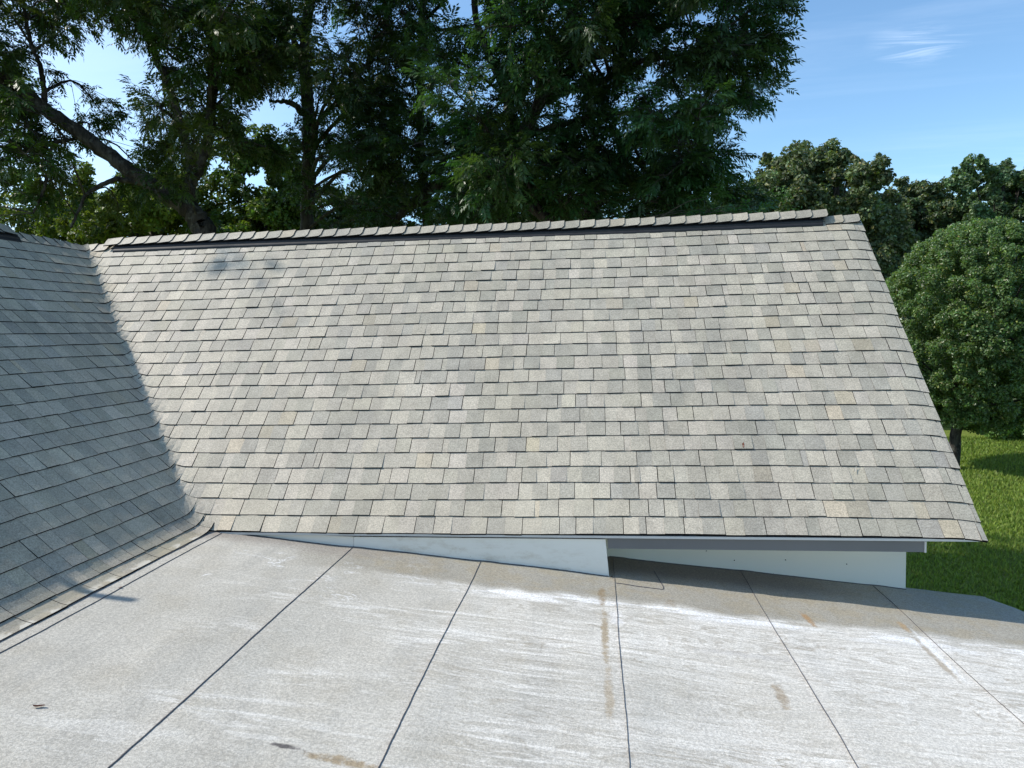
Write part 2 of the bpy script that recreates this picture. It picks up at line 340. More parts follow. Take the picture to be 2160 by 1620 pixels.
# ------------------------------------------------------------------ the house
Ye, Ze = 5.108, -1.435+CAMZ               # eave of the main roof
LS, L0 = .1008, -1.7253+CAMZ              # low roof: z = L0 - LS x
XR = 2.559                                # right rake
XL = -2.868                               # foot of the wing roof
VR = 3.50; c45 = math.sqrt(.5)            # slope length to the ridge
YR, ZR = Ye+VR*c45, Ze+VR*c45
TL = .965; VX, VZ = -3.237, -1.168+CAMZ   # wing plane through this valley point
XWR = VX-(ZR-VZ)/TL                       # wing ridge
E = .143
def zmain(y): return Ze+(y-Ye)
def zleft(x): return VZ+(VX-x)*TL
def zlow(x): return L0-LS*x
def smax(a, b, k):
    h = np.maximum(k-np.abs(a-b), 0)/k; return np.maximum(a, b)+h*h*k*.25
def surf(x, y): return smax(smax(zmain(y), zleft(x), .10), zlow(x)*np.ones_like(x*1.), .11)
def surf_main(x, y): return smax(zmain(y), zleft(x), .10)
def nrm(fn, x, y):
    e = 1e-3; gx = (fn(x+e, y)-fn(x-e, y))/(2*e); gy = (fn(x, y+e)-fn(x, y-e))/(2*e)
    n = np.stack([-gx, -gy, np.ones_like(gx)], -1); return n/np.linalg.norm(n, axis=-1, keepdims=True)

house = thing('house', 'white house with grey shingled gable roofs and a pale low roof in front', 'house', (0, 5, 0))
PAL = np.array([(.335, .34, .32), (.36, .36, .335), (.39, .385, .355), (.42, .41, .375), (.45, .44, .40), (.48, .465, .42), (.51, .49, .45), (.37, .375, .365)])
PAL = PAL.mean(0)+(PAL-PAL.mean(0))*.74; PAL = PAL*np.array([.965, .885, .765])
PW = np.array([.17, .19, .18, .16, .12, .09, .05, .04]); PW = PW/PW.sum()
def tabcol(kind):
    c = PAL[RNG.choice(len(PAL), p=PW)]
    if kind == 0 and RNG.random() < .45: c = PAL[RNG.integers(4, 7)]
    c = c*RNG.uniform(.94, 1.05)*np.array([1, 1+RNG.normal(0, .005), 1+RNG.normal(0, .012)])
    if RNG.random() < .03: c = c*np.array([1.05, 1.0, .92])
    return c
def shingles(name, P, ncourse, span, parent, vtop, lift=0.0, vsub=(0, .5, .8), tk=(.0115, .0078), useg=.07):
    """P(u,v,h)->xyz arrays; span(k)->(u0,u1)."""
    V = []; Q = []; Cc = []; Mi = []
    def add(g4, col, mi):                 # grid of verts (a,b,3)
        n0 = sum(len(x) for x in V); a, b = g4.shape[:2]; V.append(g4.reshape(-1, 3))
        ii = (np.arange(a-1)[:, None]*b+np.arange(b-1)[None]); f = np.stack([ii, ii+1, ii+b+1, ii+b], -1).reshape(-1, 4)+n0
        Q.append(f)
        col = np.asarray(col)
        Cc.append(np.broadcast_to(col, (len(f), 3)) if col.ndim == 1 else np.repeat(col, b-1, axis=0)); Mi.append(np.full(len(f), mi))
    for k in range(ncourse):
        u0, u1 = span(k); u = u0-RNG.uniform(0, .15); kind = RNG.integers(0, 2)
        ph = RNG.uniform(0, 6.28, 3)
        wav = lambda uu: .0028*np.sin(uu*1.7+ph[0])+.0018*np.sin(uu*4.1+ph[1])+.0012*np.sin(uu*9.3+ph[2])
        shingle_end = u+RNG.uniform(.3, 1.0)
        while u < u1:
            wdt = RNG.uniform(.105, .15) if kind else RNG.uniform(.085, .145)
            if RNG.random() < .06: wdt *= .35
            a, b = max(u, u0), min(u+wdt, u1); nxt = u+wdt
            if b-a > .004:
                ns = max(1, int(math.ceil((b-a)/useg))); us = np.linspace(a, b, ns+1)
                t = (tk[0] if kind else tk[1])+RNG.uniform(-.0006, .0008)
                if kind and RNG.random() < .05: t += .003
                if lift and k == 0: t = .004
                vk = k*E+(RNG.normal(0, .0012)); v1 = min(k*E+E+.028, vtop)
                vs = np.array([vk+(v1-vk)*s_ for s_ in vsub]+[v1])
                UU, VV = np.meshgrid(us, vs); VV = VV.copy()
                skew = RNG.normal(0, .0015)
                VV[0] += wav(us)
                hh = (lift+.001+t*(1-(VV-vk)/(v1-vk)*.92))
                if lift: hh = hh*np.clip((u1-UU)/.14, .22, 1)
                gxyz = P(UU, VV, hh)
                c0 = tabcol(kind); cols = np.array([c0]*len(vsub))
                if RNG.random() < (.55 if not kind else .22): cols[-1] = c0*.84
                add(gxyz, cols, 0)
                lo = P(us, VV[0]-(.0055 if lift else .003), hh[0]*0+min(lift, .003)-.004); add(np.stack([lo, gxyz[0]]), (.02, .02, .02), 1)  # black butt edge, splayed downslope to double as a painted shadow line
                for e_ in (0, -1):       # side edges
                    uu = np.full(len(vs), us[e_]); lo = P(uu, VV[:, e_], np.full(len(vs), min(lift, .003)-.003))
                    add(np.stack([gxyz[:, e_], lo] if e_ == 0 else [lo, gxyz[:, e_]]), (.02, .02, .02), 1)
            u = nxt
            gap = 0.0
            if kind: gap = RNG.choice([.003, .0042, .0052]) if RNG.random() < .8 else 0
            if u > shingle_end: gap = RNG.uniform(.004, .006); shingle_end += 1.0
            u += gap; kind = 1-kind
    V = np.concatenate(V); Q = np.concatenate(Q)
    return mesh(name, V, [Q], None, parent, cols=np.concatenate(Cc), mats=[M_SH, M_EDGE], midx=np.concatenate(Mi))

def P_main(u, v, h):
    x = u; y = Ye+v*c45; z = surf_main(x, y); n = nrm(surf_main, x, y)
    h = h*np.clip((x-xvalley(zmain(y)))/.07+.3, .12, 1)
    t = np.clip((x-(XR-.22))/.22, 0, 1); z = z-.022*t*t
    z = z+.006*np.sin(x*1.1+.5)*np.sin(v*1.3+1)
    return np.stack([x+n[..., 0]*h, y+n[..., 1]*h, z+n[..., 2]*h], -1)
def xvalley(z): return VX-(z-VZ)/TL
def span_main(k):
    z = Ze+k*E*c45; return min(xvalley(z+.125)-.02, -2.93) if k < 2 else max(xvalley(z+.125)-.02, XWR), XR+RNG.normal(0, .003)
def span_main2(k):
    a, b = span_main(k)
    return (max(a, -2.93), b)
CL = math.cos(math.atan(TL)); SLn = math.sin(math.atan(TL))
def P_wing(u, v, h):
    x = XL-v*CL; y = u; z = surf(x, y)+.004*np.sin(y*1.3)*np.sin(v*1.7); n = nrm(surf, x, y)
    return np.stack([x+n[..., 0]*h, y+n[..., 1]*h, z+n[..., 2]*h], -1)
VW = (XL-XWR)/CL
def span_wing(k):
    x = XL-k*E*CL; z = max(zleft(x), zlow(x)); yv = Ye+(z-Ze)
    return -4.0, min(yv+.05+RNG.uniform(-.02, .05)+(.05 if k in (1, 2) else 0), YR)
def slab(name, pts_top, th, mat, parent):
    mb = MB(); p = [np.array(q, float) for q in pts_top]; d = np.array([0, 0, -th])
    mb.prism(p, d); return mb.build(name, mat, parent)

# main roof : deck, shingles, caps, vent
main_deck = MB()
dk = .012
yb = YR+(YR-Ye)
main_deck.prism([(XR-.03, Ye+.030, Ze+.030-dk), (XR-.03, YR, ZR-dk), (XWR, YR, ZR-dk), (xvalley(Ze), Ye+.030, Ze+.030-dk)][::-1], (0, 0, -.03))
main_deck.prism([(XR-.012, YR+.001, ZR-dk-.001), (XR-.012, yb, Ze-dk), (XWR-4.2, yb, Ze-dk), (XWR, YR+.001, ZR-dk-.001)][::-1], (0, 0, -.05))
main_roof = main_deck.build('main_roof', M_EDGE, house)
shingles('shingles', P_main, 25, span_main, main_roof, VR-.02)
def P_back(u, v, h):
    n = c45*h; x = u*np.ones_like(v); return np.stack([x, yb-v*c45+n, Ze+v*c45+n], -1)
def shingles_rough(name, P, nc, span, parent, vt):   # the slopes turned away from the photo: plain courses
    V = []; Q = []; cc = []; mi = []
    for k in range(nc):
        u0, u1 = span(k); us = np.arange(u0, u1, .3); us = np.append(us, u1)
        for a, b in zip(us[:-1], us[1:]):
            v0, v1 = k*E, min(k*E+E+.02, vt); n0 = len(V)*4
            V.append(P(np.array([a, b, b, a]), np.array([v0, v0, v1, v1]), np.array([.008, .008, .001, .001])))
            Q.append((n0, n0+1, n0+2, n0+3)); cc.append(tabcol(1)); mi.append(0)
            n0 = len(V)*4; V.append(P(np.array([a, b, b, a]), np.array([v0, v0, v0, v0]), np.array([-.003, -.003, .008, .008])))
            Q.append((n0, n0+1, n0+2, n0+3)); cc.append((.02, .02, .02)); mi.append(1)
    return mesh(name, np.concatenate(V), [np.array(Q)], None, parent, cols=np.array(cc), mats=[M_SH, M_EDGE], midx=mi)
shingles_rough('back_shingles', P_back, 24, lambda k: (XWR-4.2+k*E*c45*4.2/(YR-Ye), XR), main_roof, VR)

def ridge_caps(name, pt, s0, s1, parent, hfn, asc=True, hw=.125, expo=.150):
    """pt(s, side_v, h): folded caps along a ridge; exposed (butt) end towards +s"""
    V = []; Q = []; cc = []; mi = []; nv = 0
    s = s0
    while s < s1-.02:
        e1 = s+expo*RNG.uniform(.97, 1.03); col = tabcol(1)*RNG.uniform(.9, 1.02)
        prof = np.array([-hw, -hw*.8, -hw*.3, -.02, 0, .02, hw*.3, hw*.8, hw])
        ss = np.array([s-.03, s+.018, e1-.022, e1]); A, B = np.meshgrid(prof, ss)
        B = B.copy(); B[-1, 0] -= .022; B[-1, -1] -= .022; B[-1, 1] -= .003; B[-1, -2] -= .003
        hh = float(hfn(s))+RNG.uniform(0, .004)+.001+.011*np.clip((B-(s-.03))/(e1-s+.03), 0, 1)
        g3 = pt(B, A, hh); a, b = g3.shape[:2]
        V.append(g3.reshape(-1, 3)); ii = (np.arange(a-1)[:, None]*b+np.arange(b-1)[None]); f = np.stack([ii, ii+1, ii+b+1, ii+b], -1).reshape(-1, 4)+nv; nv += a*b
        Q.append(f); ccol = np.repeat(np.array([col*.72, col*.95, col*RNG.uniform(.96, 1.04)]), b-1, axis=0); cc.append(ccol); mi.append(np.zeros(len(f)))
        for row in (g3[-1], g3[:, 0], g3[:, -1]):
            lo = row.copy(); lo[:, 2] -= .010; V.append(np.concatenate([row, lo])); m_ = len(row); j = np.arange(m_-1)
            f = np.c_[j, j+1, j+1+m_, j+m_]+nv; nv += 2*m_; Q.append(f); cc.append(np.full((len(f), 3), .02)); mi.append(np.ones(len(f)))
        s = e1
    return mesh(name, np.concatenate(V), [np.concatenate(Q)], None, parent, cols=np.concatenate(cc), mats=[M_SH, M_EDGE], midx=np.concatenate(mi))
V0, V1 = at(250, 526, YR)[0], at(1730, 470, YR)[0]
VH = .048
def rh(s): return VH*(s > V0-.10)*(s < V1-.03)+.007
def sag(s): return .012*np.sin((s+5.5)/8.1*np.pi*2.3)
def pt_main(s, a, h):                     # a: signed distance down either slope
    d = np.abs(a); rnd = .012*np.exp(-(a/.03)**2)
    return np.stack([s, YR+a*c45, ZR-d*c45-rnd*.6+h*1.25+sag(s)*.6], -1)
ridge_caps('ridge_cap', pt_main, XWR-.02, XR+.005, main_roof, rh)
def vent(name, pt, s0, s1, parent, hw=.145):
    V = []; Q = []; n0 = 0; ss = np.linspace(s0, s1, 40)
    prof = [(-hw, .006), (-hw, .024), (-hw+.006, .030), (-hw*.86, .030), (-hw*.86, .046), (0, .050), (hw*.86, .046), (hw*.86, .030), (hw-.006, .030), (hw, .024), (hw, .006)]
    A = np.array([p[0] for p in prof]); H = np.array([p[1] for p in prof])
    B, AA = np.meshgrid(ss, A, indexing='ij'); HH = np.broadcast_to(H/1.25*.95, B.shape)
    g3 = pt(B, AA, HH); a, b = B.shape; ii = (np.arange(a-1)[:, None]*b+np.arange(b-1)[None]); f = np.stack([ii, ii+1, ii+b+1, ii+b], -1).reshape(-1, 4)
    caps = []
    for r0 in (0, (a-1)*b):
        for j in range(1, b-2): caps.append((r0, r0+j, r0+j+1, r0+j+1))
    capt = np.array([(c_[0], c_[1], c_[2]) for c_ in caps])
    return mesh(name, g3.reshape(-1, 3), [f, capt], M_VENT, parent)
vent('ridge_vent', pt_main, V0, V1, main_roof)

# wing roof on the left
wd_ = MB()
wd_.prism([(xvalley(Ze), Ye, Ze-dk-.002), (XWR, YR, ZR-dk-.002), (XWR, -4, ZR-dk-.002), (VX+.2, -4, zleft(VX+.2)-dk), (VX+.2, Ye-.1, zleft(VX+.2)-dk)], (0, 0, -.04))
XO = XWR-(VW*CL)
wd_.prism([(XWR-.001, -4, ZR-dk-.003), (XWR-.001, YR, ZR-dk-.003), (XWR-4.2, yb, Ze-dk-.003), (XWR-4.2, -4, Ze-dk-.003)], (0, 0, -.04))
wing = wd_.build('wing_roof', M_EDGE, house)
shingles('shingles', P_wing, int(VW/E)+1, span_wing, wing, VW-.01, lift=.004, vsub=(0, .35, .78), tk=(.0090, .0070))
def P_out(u, v, h):
    q = 4.2/(ZR-Ze); n = 1/math.hypot(1, 1/q); L = math.hypot(4.2, ZR-Ze)
    return np.stack([XWR-4.2+v/L*4.2-h*.5, u*np.ones_like(v), Ze+v/L*(ZR-Ze)+h*.86], -1)
Lo = math.hypot(4.2, ZR-Ze)
shingles_rough('outer_shingles', P_out, int(Lo/E)+1, lambda k: (-4, yb-(k*E/Lo)*(yb-YR)), wing, Lo)
YV1 = 6.55
def rhw(s): return VH*(s < YV1)+.006
def pt_wing(s, a, h):
    d = np.abs(a); return np.stack([XWR+a*c45, s, ZR-d*c45+h*1.25-.02*np.exp(-((s-YR)/.35)**2)], -1)
ridge_caps('ridge_cap', lambda s, a, h: pt_wing(-s, a, h), -YR+.05, 4.0, wing, lambda s: rhw(-s))
vent('ridge_vent', pt_wing, -3.8, YV1-.02, wing)
# gable ends and outer walls
XW = 2.235; YW = 5.578; XWO = XWR-3.8
mb = MB()
zt = lambda y: Ze+(min(y, 2*YR-y)-Ye)-.075
mb.prism([(XW, YW+.142, 0), (XW, YW+.142, zt(YW+.142)), (XW, YR, zt(YR)), (XW, 2*YR-YW, zt(2*YR-YW)), (XW, 2*YR-YW, 0)], (-.15, 0, 0))
mb.build('gable_wall', M_WALL, house)
mb = MB(); mb.box(.02, XW, YW, YW+.14, 0, Ze+.36); mb.box(XWO, XW-.153, 2*YR-YW-.14, 2*YR-YW, 0, Ze+.2)
mb.box(XWO, XWO+.14, -3.6, 2*YR-YW-.143, 0, Ze+.1); mb.box(XWO+.143, XL-.6, -3.6, -3.46, 0, Ze+.1)
mb.build('wall', M_WALL, house)
# boxed-in closure board under the eave
YF = Ye+.018
xb0, xb1 = -1.779, .060
mb = MB()
zt1 = Ze-.036
mb.hexa([(xb0, YF, zlow(xb0)-.01), (xb1+.010, YF, zlow(xb1)-.01), (xb0, YF+.02, zlow(xb0)-.01), (xb1+.010, YF+.02, zlow(xb1)-.01),
         (xb0, YF, zt1), (xb1-.012, YF, zt1), (xb0, YF+.02, zt1), (xb1-.012, YF+.02, zt1)])
mb.hexa([(xb1-.03, YF+.021, zlow(xb1)-.01), (xb1-.015, YF+.021, zlow(xb1)-.01), (xb1-.03, YW-.002, zlow(xb1)-.01), (xb1-.015, YW-.002, zlow(xb1)-.01),
         (xb1-.03, YF+.021, zt1), (xb1-.018, YF+.021, zt1), (xb1-.03, YW-.002, zt1), (xb1-.018, YW-.002, zt1)])
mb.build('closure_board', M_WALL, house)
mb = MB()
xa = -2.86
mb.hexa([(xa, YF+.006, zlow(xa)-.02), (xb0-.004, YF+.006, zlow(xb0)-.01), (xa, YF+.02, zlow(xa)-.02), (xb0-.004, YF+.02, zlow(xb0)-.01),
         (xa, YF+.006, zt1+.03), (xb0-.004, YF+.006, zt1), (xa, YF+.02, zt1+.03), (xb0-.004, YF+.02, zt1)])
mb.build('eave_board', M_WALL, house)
# drip edge, fascia, soffit
mb = MB(); mb.box(-2.80, XR-.03, Ye-.002, Ye+.020, Ze-.022, Ze-.0055); mb.build('drip_edge', M_MET, house)
xf0, xf1 = xb1+.004, 2.170
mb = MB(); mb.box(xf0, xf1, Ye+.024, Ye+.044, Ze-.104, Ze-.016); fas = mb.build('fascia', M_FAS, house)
mb = MB(); mb.box(xf1+.001, xf1+.014, Ye+.020, Ye+.047, Ze-.106, Ze-.031); mb.build('end_cap', M_MET, fas)
mb = MB(); mb.box(xf0, xf1-.003, Ye+.047, YW-.002, Ze-.088, Ze-.076); mb.build('soffit', M_WALL, house)
mb = MB()
for s_ in (1, -1):                       # rake boards under the gable edge
    y0, y1 = (Ye+.16, YR) if s_ > 0 else (yb-.05, YR)
    za, zb = Ze+abs(y0-Ye if s_ > 0 else yb-y0)-.048, ZR-.048
    mb.prism([(XR-.045, y0, za), (XR-.045, y1-.001*s_, zb), (XR-.045, y1-.001*s_, zb-.03), (XR-.045, y0, za-.03)], (.02, 0, 0))
    mb.prism([(XW+.003, y0, za-.02), (XW+.003, y1-.001*s_, zb-.02), (XW+.003, y1-.001*s_, zb-.034), (XW+.003, y0, za-.034)], (XR-.048-XW-.003, 0, 0))
mb.build('rake_board', M_MET, house)

for px_n, py_n in ((1490, 1162), (1549, 1182), (1657, 1181), (1786, 1190)):
    q = at(px_n, py_n, YW-.001); v_, f_ = tube([q+np.array([0, -.003, 0]), q], [.0035, .0045], 8)
    mesh('nail_head', np.vstack([v_, q+np.array([0, -.0035, 0])]), [f_, np.array([(j, (j+1) % 8, 16) for j in range(8)])], M_EDGE, house)
# low roof
XE = 2.93
seams = [-2.778, -1.784, -.839, .107, 1.052, 1.998]
nx, ny = 130, 150
gx = np.linspace(-3.35, XE, nx); gy = np.linspace(-3.6, 5.62, ny); X, Y = np.meshgrid(gx, gy)
Z = zlow(X)+.0035*np.sin(X*6.1+1)*np.sin(Y*2.3)+.003*np.sin(X*2.3+Y*3.1)
for k_, sx in enumerate(seams[1:]): Z += .004*np.exp(-((X-sx-.05)/.07)**2)
Xs = X.copy(); Xs = np.where((Y > 5.40) & (X > 2.80), X-(Y-5.40)*.5*(X-2.80)/.13, X)
V = np.c_[Xs.ravel(), Y.ravel(), Z.ravel()]; i = (np.arange(ny-1)[:, None]*nx+np.arange(nx-1)[None]).ravel()
Fq = np.c_[i, i+1, i+nx+1, i+nx]
bot = V.copy(); bot[:, 2] -= .02; ring = list(range(nx))+[r*nx+nx-1 for r in range(1, ny)]+[(ny-1)*nx+c_ for c_ in range(nx-2, -1, -1)]+[r*nx for r in range(ny-2, 0, -1)]
nV = len(V); Vs = np.concatenate([V, bot[ring]]); rr = np.array(ring); j = np.arange(len(ring)); sd = np.c_[rr, nV+j, nV+(j+1) % len(ring), np.roll(rr, -1)]
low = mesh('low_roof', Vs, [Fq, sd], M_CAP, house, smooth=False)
low.data.polygons.foreach_set('use_smooth', [True]*len(Fq)+[False]*len(sd))
def zs(x, y):
    z = zlow(x)+.0035*np.sin(x*6.1+1)*np.sin(y*2.3)+.003*np.sin(x*2.3+y*3.1)
    for sx in seams[1:]: z = z+.004*np.exp(-((x-sx-.05)/.07)**2)
    return z
def strip(name, pts, wdt, mat, parent, h=.0045, jit=.0012):
    pts = np.array(pts, float); n = max(2, int(np.linalg.norm(pts[-1]-pts[0])/.02)); P_ = np.stack([np.interp(np.linspace(0, 1, n), np.linspace(0, 1, len(pts)), pts[:, q]) for q in (0, 1)], 1)
    d = np.gradient(P_, axis=0); d /= np.linalg.norm(d, axis=1)[:, None]; nn = np.c_[-d[:, 1], d[:, 0]]
    off = np.cumsum(RNG.normal(0, jit*.45, n)); off -= np.linspace(off[0], off[-1], n); wv = wdt*(.55+.6*RNG.random(n))
    wv *= np.interp(np.arange(n), np.arange(0, n+12, 12), RNG.uniform(.7, 1.4, len(np.arange(0, n+12, 12))))
    a = P_+nn*(off+wv/2)[:, None]; b = P_+nn*(off-wv/2)[:, None]
    V = np.concatenate([np.c_[a, zs(a[:, 0], a[:, 1])+h], np.c_[b, zs(b[:, 0], b[:, 1])+h], np.c_[a, zs(a[:, 0], a[:, 1])-.003], np.c_[b, zs(b[:, 0], b[:, 1])-.003]])
    j = np.arange(n-1); f = np.concatenate([np.c_[j, j+1, j+1+n, j+n], np.c_[j, j+1, j+1+2*n, j+2*n], np.c_[j+n, j+1+n, j+1+3*n, j+3*n]])
    return mesh(name, V, [f], mat, parent)
for k_, sx in enumerate(seams):
    yend = (5.09, 5.10, 5.10, 5.56, 5.56, 5.56)[k_]
    o = strip('seam', [(sx, -3.5), (sx, yend)], (.0028, .0034, .0030, .0022, .0018, .0010)[k_], M_BIT, low)
o = strip('patch_seam', [(.115, 4.985), (.43, 4.965), (.435, 5.02), (.40, 5.35)], .004, M_BIT, low)
strip('edge_seam', [(XL-.004, -3.5), (XL-.004, 4.2), (XL+.004, 5.06)], .009, M_BIT, low, h=.006)
strip('wall_seam', [(xa, 5.118), (-1.8, 5.112), (-.8, 5.116), (xb1, 5.115)], .010, M_BIT, low, h=.004)
strip('wall_seam', [(xb1+.02, YW-.006), (1.0, YW-.008), (XW, YW-.006)], .010, M_BIT, low, h=.004)
# gutter and support under the low roof
mb = MB()
z0_ = zlow(XE)
mb.box(XE-.02, XE+.004, -3.6, 5.38, z0_-.16, z0_-.022); mb.build('low_fascia', M_MET, house)
g0 = XE+.006
mb = MB()
mb.box(g0, g0+.10, -3.6, 5.44, z0_-.135, z0_-.130); mb.box(g0+.095, g0+.107, -3.6, 5.44, z0_-.129, z0_-.030); mb.box(g0, g0+.004, -3.6, 5.44, z0_-.129, z0_-.035); mb.box(g0, g0+.107, 5.441, 5.446, z0_-.13, z0_-.032)
mb.build('gutter', M_MET, house)
mb = MB()
mb.hexa([(-3.2, -3.4, 0), (2.72, -3.4, 0), (-3.2, 5.5, 0), (2.72, 5.5, 0), (-3.2, -3.4, zlow(-3.2)-.06), (2.72, -3.4, zlow(2.72)-.06), (-3.2, 5.5, zlow(-3.2)-.06), (2.72, 5.5, zlow(2.72)-.06)])
mb.build('porch_wall', M_WALL, house)
# vent pipe on the wing roof, outside the frame to the left: its shadow falls across the roof foot
tipx, tipy = -2.631, 3.79; tz = zlow(tipx)
dxs = 3.05; bx = tipx-dxs*1.0
ptop = tz+dxs*math.tan(SUN_EL); px_ = tipx-dxs
if px_ < XWR+.25: pass
zb_ = zleft(px_)
v_, f_ = tube([(px_, tipy, zb_-.1), (px_, tipy, zb_+.1), (px_, tipy, ptop)], [.032, .032, .032], 14)
pp = mesh('vent_pipe', v_, [f_], M_MET, house, smooth=True)
v_, f_ = tube([(px_, tipy, zb_-.06), (px_, tipy, zb_+.05), (px_, tipy, zb_+.12)], [.13, .06, .036], 14)
mesh('pipe_boot', v_, [f_], M_VENT, pp, smooth=True)

# ------------------------------------------------------------------ debris
def dead_leaf(name, label, pos, nvec, ln, wdt, col, rotz, curl=.4, cat='leaf'):
    n = 9; t = np.linspace(-1, 1, n); ww = wdt*np.cos(t*np.pi/2*.95)**.8
    cen = np.c_[t*ln/2, .08*ln*np.sin(t*2.5), curl*ln*.25*t*t]
    V = np.concatenate([cen+np.c_[0*t, ww, .5*ww*curl+.004], cen+[0, 0, .003], cen-np.c_[0*t, ww, -.5*ww*curl-.004]])
    c_, s_ = math.cos(rotz), math.sin(rotz); V = V@np.array([[c_, s_, 0], [-s_, c_, 0], [0, 0, 1]])
    nvec = Vector(nvec).normalized(); q = Vector((0, 0, 1)).rotation_difference(nvec); V = np.array([q@Vector(p) for p in V])+np.array(pos)
    j = np.arange(n-1); f = np.concatenate([np.c_[j, j+1, j+1+n, j+n], np.c_[j+n, j+1+n, j+1+2*n, j+2*n]])
    g_ = G('dry_leaf', .8, .2); mt = g_.done(g_.mix(g_.noise(60, 3), col, tuple(x*.5 for x in col)))
    o = mesh(name, V, [f], mt, loc=tuple(pos)); tag(o, label, cat); return o
def lowp(px, py):
    d = fwd+cr*(px-1080)/F-cu*(py-810)/F; t = (L0-CAMZ)/(d[2]+LS*d[0]); p = d*t; return np.array([p[0], p[1], zs(p[0], p[1])+.003])
def mainp(px, py):
    d = fwd+cr*(px-1080)/F-cu*(py-810)/F; t = (Ze-CAMZ-Ye)/(d[2]-d[1]); p = d*t; p[2] += CAMZ; return p+np.array([0, -.009, .009])
dead_leaf('dead_leaf', 'small curled brown leaf at the lower left of the pale low roof', lowp(82, 1493), (.1, 0, 1), .05, .008, (.10, .035, .02), .1)
dead_leaf('dead_leaf', 'tiny reddish leaf stuck on the sunny shingles right of centre', mainp(1567, 942), (0, -1, 1), .05, .007, (.22, .05, .02), 1.2)
dead_leaf('dead_leaf', 'pale curled leaf on the shingles near the right rake edge', mainp(1803, 993), (0, -1, 1), .055, .005, (.62, .58, .50), 1.0)
dead_leaf('dead_leaf', 'tiny dark leaf beside the corner of the white board under the eave', lowp(1290, 1218), (.1, 0, 1), .035, .006, (.03, .025, .02), .8)
dead_leaf('dead_leaf', 'tiny red-brown leaf lying on the seam near the wing roof foot', lowp(254, 1241), (.1, 0, 1), .022, .005, (.16, .03, .02), .8)

# ------------------------------------------------------------------ trees
def leaf_template(npair=5, seed=0):
    rg = np.random.default_rng(seed); V = []; T = []
    def rp(x): return np.array([x, .05*math.sin(3*x+seed), -.15*x*x])
    def leaflet(b, d, ln, wdt):
        d = d/np.linalg.norm(d); sd_ = np.cross(d, [0, 0, 1.]); sd_ /= np.linalg.norm(sd_)+1e-9; n0 = len(V)
        mid = b+d*ln*.45; tip = b+d*ln+np.array([.02, 0, -.20*ln])
        V.extend([b, mid+sd_*wdt*.5+[0, 0, -.02], tip, mid-sd_*wdt*.5+[0, 0, -.02]]); T.extend([(n0, n0+1, n0+2), (n0, n0+2, n0+3)])
    for i_ in range(npair):
        x = .24+.72*i_/(npair); b = rp(x)
        for sg in (1, -1):
            a = R(rg.uniform(48, 66)); dz = rg.uniform(-.6, .1)
            leaflet(b, np.array([math.cos(a), sg*math.sin(a), dz]), rg.uniform(.30, .38)*(1-.25*abs(i_/npair-.5)), rg.uniform(.11, .14))
    leaflet(rp(.96), np.array([1, 0, -.6]), .36, .13)
    n0 = len(V); V.extend([rp(0)+[0, .006, 0], rp(0)-[0, .006, 0], rp(.96)]); T.append((n0, n0+1, n0+2))
    return np.array(V), np.array(T)
TPL = [leaf_template(5, 1), leaf_template(6, 2), leaf_template(4, 3)]
def rotmats(d, roll):
    d = d/np.linalg.norm(d, axis=1)[:, None]; up = np.tile([0, 0, 1.], (len(d), 1))
    y = np.cross(up, d); y /= np.linalg.norm(y, axis=1)[:, None]+1e-6; z = np.cross(d, y)
    c_, s_ = np.cos(roll)[:, None], np.sin(roll)[:, None]
    return np.stack([d, y*c_+z*s_, z*c_-y*s_], 2)
def compound_leaves(pos, dirs, size, cols):
    out = []; n = len(pos); which = RNG.integers(0, len(TPL), n)
    for t_, (V, T) in enumerate(TPL):
        s_ = which == t_
        if not s_.any(): continue
        Rm = rotmats(dirs[s_], RNG.normal(0, .5, s_.sum()))
        P_ = np.einsum('nij,vj->nvi', Rm, V)*size[s_][:, None, None]+pos[s_][:, None]
        k = len(P_); F_ = (T[None]+(np.arange(k)*len(V))[:, None, None]).reshape(-1, 3)
        cc = np.repeat(cols[s_], len(T), axis=0)*RNG.uniform(.8, 1.2, (k*len(T), 1)); out.append((P_.reshape(-1, 3), F_, cc))
    V = []; F_ = []; Cc = []; off = 0
    for a, b, c_ in out: V.append(a); F_.append(b+off); Cc.append(c_); off += len(a)
    return np.concatenate(V), np.concatenate(F_), np.concatenate(Cc)
HOLES = [(200, 130, 80, 66), (262, 195, 42, 45), (150, 240, 30, 22), (575, 240, 36, 26), (1030, 208, 14, 10), (480, 330, 30, 40), (25, 400, 40, 28), (980, 0, 25, 20)]
def in_hole(px, py, grow):
    for hx, hy, ha, hb in HOLES:
        if ((px-hx)/(ha+grow))**2+((py-hy)/(hb+grow))**2 < 1: return True
    return False
